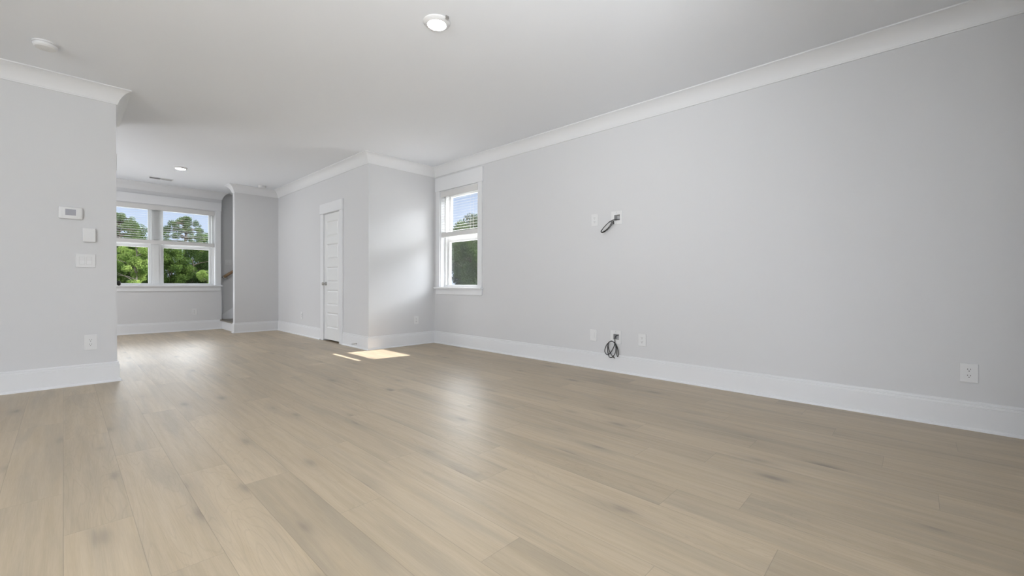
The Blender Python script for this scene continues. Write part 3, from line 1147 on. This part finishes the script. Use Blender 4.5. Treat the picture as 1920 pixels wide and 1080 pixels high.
bm = B()
add_box(bm, 4.3, 8.3, -2.0, 12.5, GZ - 0.1, GZ + 0.16)  # added pale slabs out of view, bounce sunlight up through the windows
add_box(bm, -4.6, 8.3, 10.45, 14.5, GZ - 0.1, GZ + 0.16)
struct('bounce_slab', bm, BOUNCE_PALE, 'added pale concrete outside the house bouncing light into the windows', 'bounce_slab')


def leaves(seed, clumps, n, size, flat=0.0):
    """leaf quads thrown into ellipsoid clumps (x, y, z, rx, ry, rz)"""
    rnd = random.Random(seed)
    vol = [c_[3] * c_[4] * c_[5] for c_ in clumps]
    V, F = [], []
    for c_, q in zip(clumps, vol):
        for _ in range(max(6, int(n * q / sum(vol)))):
            while True:
                p = Vector((rnd.uniform(-1, 1), rnd.uniform(-1, 1), rnd.uniform(-1, 1)))
                if 0.2 < p.length < 1:
                    break
            p = p * (0.55 + 0.45 / max(p.length, 0.45) * p.length)
            o = Vector((c_[0] + p.x * c_[3], c_[1] + p.y * c_[4], c_[2] + p.z * c_[5]))
            nrm = (p.normalized() * 0.6 + Vector((rnd.gauss(0, .6), rnd.gauss(0, .6), rnd.gauss(0.4 + flat, .5)))).normalized()
            a = nrm.cross(Vector((rnd.gauss(0, 1), rnd.gauss(0, 1), rnd.gauss(0, 1)))).normalized()
            b_ = nrm.cross(a)
            s = size * rnd.uniform(0.6, 1.35)
            i0 = len(V)
            V += [o - a * s, o - b_ * s * 0.45 + nrm * s * .12, o + a * s, o + b_ * s * 0.45 + nrm * s * .12]
            F.append((i0, i0 + 1, i0 + 2, i0 + 3))
    me = bpy.data.meshes.new('foliage')
    me.from_pydata([tuple(v) for v in V], [], F)
    me.update()
    return me


def trunk_mesh(seed, h, r, branches):
    rnd = random.Random(seed)
    bm = B()
    pts = [Vector((0.10 * rnd.gauss(0, 1) * (k_ > 0), 0.10 * rnd.gauss(0, 1) * (k_ > 0), h * k_ / 6)) for k_ in range(7)]
    add_tube(bm, pts, [r * (1.15 - 0.13 * k_) for k_ in range(7)], 8)
    for (zz, az, ln, lift) in branches:
        k_ = min(5, int(zz / h * 6))
        q = zz / h * 6 - k_
        p = pts[k_].lerp(pts[k_ + 1], q)
        d = Vector((math.cos(az), math.sin(az), lift))
        add_tube(bm, [p, p + d * ln * .4 + Vector((0, 0, .08)), p + d * ln], [r * .45, r * .3, r * .12], 6)
    bmesh.ops.recalc_face_normals(bm, faces=bm.faces)
    me = bpy.data.meshes.new('trunk')
    bm.to_mesh(me)
    bm.free()
    return me


def clumps_round(seed, n, rx, rz, zc, cr):
    rnd = random.Random(seed)
    out = []
    for _ in range(n):
        while True:
            p = Vector((rnd.uniform(-1, 1), rnd.uniform(-1, 1), rnd.uniform(-1, 1)))
            if p.length < 1:
                break
        s = cr * rnd.uniform(.6, 1.2)
        out.append((p.x * rx, p.y * rx, zc + p.z * rz, s, s, s * .75))
    return out


def br(seed, n, h0, h1, l0, l1, lift):
    rnd = random.Random(seed)
    return [(rnd.uniform(h0, h1), rnd.uniform(0, 2 * PI), rnd.uniform(l0, l1), lift * rnd.uniform(.5, 1.3)) for _ in range(n)]


pine_cl = []
rp_ = random.Random(5)
for zz, rr in ((6.12, .32), (5.95, .75), (5.70, .95), (5.42, 1.02), (5.1, 1.05), (4.75, 1.15), (4.35, 1.10), (3.9, .95)):
    for k_ in range(10):                            # tall pine: tufts on whorled limbs round an open, rounded crown
        a = 2 * PI * k_ / 10 + rp_.uniform(-.3, .3)
        r_ = rr * rp_.choice((.35, .7, .95, 1.08))
        q = rp_.uniform(0.13, 0.25)
        pine_cl.append((r_ * math.cos(a), r_ * math.sin(a), zz + rp_.uniform(-.1, .1), q * 1.1, q * 1.1, q * 0.85))
pine_cl += [(0, 0, 6.22, .25, .25, .12)]
KINDS = {
    'pine': (trunk_mesh(1, 6.2, 0.14, [(c_[2] - .1, math.atan2(c_[1], c_[0]), math.hypot(c_[0], c_[1]), 0.1) for c_ in pine_cl[:80:2]]),
             leaves(11, pine_cl, 15000, 0.040, 0.1), LEAF_PINE, BARK),
    'broad': (trunk_mesh(2, 3.4, 0.10, br(3, 9, 1.2, 3.2, .7, 1.5, .7)),
              leaves(12, clumps_round(21, 44, 1.5, 1.9, 2.9, .52), 22000, 0.056), LEAF_MID, BARK),
    'light': (trunk_mesh(3, 3.7, 0.075, br(4, 12, 1.3, 3.5, .6, 1.3, .5)),
              leaves(13, clumps_round(22, 24, 1.2, 1.15, 3.0, .38) + [(.7, .2, 1.75, .5, .4, .2), (-.6, -.3, 1.5, .45, .4, .18), (.3, -.8, 1.25, .4, .4, .2)], 12000, 0.052), LEAF_LIGHT, PALEBARK),
    'dark': (trunk_mesh(4, 3.6, 0.12, br(5, 10, 0.8, 3.2, .8, 1.6, .5)),
             leaves(14, clumps_round(23, 48, 1.6, 2.2, 2.6, .54), 22000, 0.056), LEAF_DARK, BARK),
}


STANDS = []
SPREAD = {'pine': 0.5, 'broad': 2.2, 'light': 1.65, 'dark': 2.3}


def tree(name, kind, x, y, s, rz, label, sz=None, group=None):
    t = thing(name, label, 'tree', (x, y, GZ - 0.05), rz, group)
    t.scale = (s, s, sz or s)
    STANDS.append((x, y, s * SPREAD[kind]))
    tm, fm, lm, bk = KINDS[kind]
    for nm, me, m in (('trunk', tm, bk), ('foliage', fm, lm)):
        if not me.materials:
            me.materials.append(m)
        o = bpy.data.objects.new(nm, me)
        C.objects.link(o)
        o.parent = t
    return t


# beyond the far double window, nearest row first
tree('sapling', 'light', 2.9, 33.0, 0.80, 0.9, 'bright green sapling with pale thin trunk in the left half of double window', 0.95)
tree('sapling', 'light', 6.5, 33.0, 0.60, 1.4, 'low yellow green sapling lit up in the lower right pane of double window')
tree('broadleaf_tree', 'broad', 1.2, 36.8, 0.85, 0.2, 'mid green broadleaf tree at left edge of the double window')
tree('broadleaf_tree', 'broad', 5.0, 36.8, 0.85, 3.0, 'leafy green tree just right of the window mullion')
tree('dark_tree', 'dark', 8.7, 36.8, 0.78, 1.2, 'dark shaded tree at right end of the double window', 0.86)
tree('broadleaf_tree', 'broad', 3.1, 40.6, 0.85, 5.2, 'green tree behind the bright sapling in left half of double window', 0.98)
tree('dark_tree', 'dark', 6.9, 40.6, 0.83, 2.2, 'dark tree below the tall pine in double window', 0.9)
tree('broadleaf_tree', 'broad', 5.0, 44.4, 0.98, 4.2, 'tall green tree partly hidden by the window mullion')
tree('dark_tree', 'dark', 8.8, 44.4, 0.88, 3.2, 'dark tree behind the shaded one at right end of double window', 0.95)
tree('pine_tree', 'pine', 3.2, 48.4, 1.14, 2.1, 'pine top showing highest at the left edge of the double window')
tree('pine_tree', 'pine', 7.65, 48.4, 1.17, 0.4, 'tall open crowned pine rising above the other trees behind the right half of double window')
tree('broadleaf_tree', 'broad', 5.0, 52.6, 1.28, 1.9, 'big far tree whose top fills the upper left pane of double window', 1.5)
tree('broadleaf_tree', 'broad', 10.4, 52.6, 1.20, 0.7, 'far tree low at right of the tall pine in double window', 1.38)
for x, y, s_, rz in ((-3.0, 38.5, 1.0, 1.1), (-6.5, 42.0, 1.15, 2.7), (-10.5, 40.0, 1.1, 4.9)):
    tree('broadleaf_tree', 'broad', x, y, s_, rz, 'broadleaf tree outside that stands hidden behind the left thermostat wall', s_ * 1.15, 'trees hidden by the left wall')
# beyond the side window
tree('dark_tree', 'dark', 18.6, 17.1, 1.0, 1.7, 'dark tree beyond the right jamb of the side window')
tree('broadleaf_tree', 'broad', 18.6, 21.5, 0.92, 1.0, 'green leafy tree nearest the house in the side window', 1.16)
tree('dark_tree', 'dark', 18.7, 26.0, 1.0, 4.0, 'dark tree at left edge of the side window', 1.25)
tree('dark_tree', 'dark', 23.7, 27.7, 1.13, 2.5, 'dark dense tree behind the nearest one in the side window', 1.5)
tree('dark_tree', 'dark', 23.5, 22.6, 1.1, 0.5, 'dark dense tree at right of the side window', 1.35)
tree('broadleaf_tree', 'broad', 29.0, 33.6, 1.40, 3.3, 'tallest tree farthest back in the side window', 1.8)

# low growth nobody could count, in the gaps between the trees
und = []
ru = random.Random(31)
while len(und) < 90:
    if len(und) < 55:
        x, y = ru.uniform(-3, 13), ru.uniform(32, 54)
    else:
        x, y = ru.uniform(16.5, 30), ru.uniform(17, 36)
    if all(math.hypot(x - a, y - b_) > r_ + 0.75 for a, b_, r_ in STANDS):
        und.append((x, y, GZ + ru.uniform(.35, 1.3), .7, .7, .6))
me = leaves(41, und, 30000, 0.075)
me.materials.append(LEAF_DARK)
o = bpy.data.objects.new('undergrowth', me)
C.objects.link(o)
tag(o, 'low leafy undergrowth between the tree trunks outside', 'undergrowth', kind='stuff')

pl = thing('power_line', 'two thin black power wires across the sky behind double window', 'power line', (0, 30, GZ))
for zz, yy in ((4.25, 0.0), (4.02, 0.35)):
    bm = B()
    add_tube(bm, [(-24 + 38 * q / 24, yy, zz - 0.35 * (1 - ((q - 12) / 12) ** 2) + 0.25) for q in range(25)], 0.012, 6)
    obj('wire', bm, WIRE, pl)
for xx in (-24, 14):
    bm = B()
    add_tube(bm, [(xx, 0.12, 0), (xx, 0.12, 5.2)], [0.14, 0.10], 10)
    add_box(bm, xx - 0.05, xx + 0.05, -0.5, 0.8, 4.15, 4.28)
    obj('pole', bm, BARK, pl)
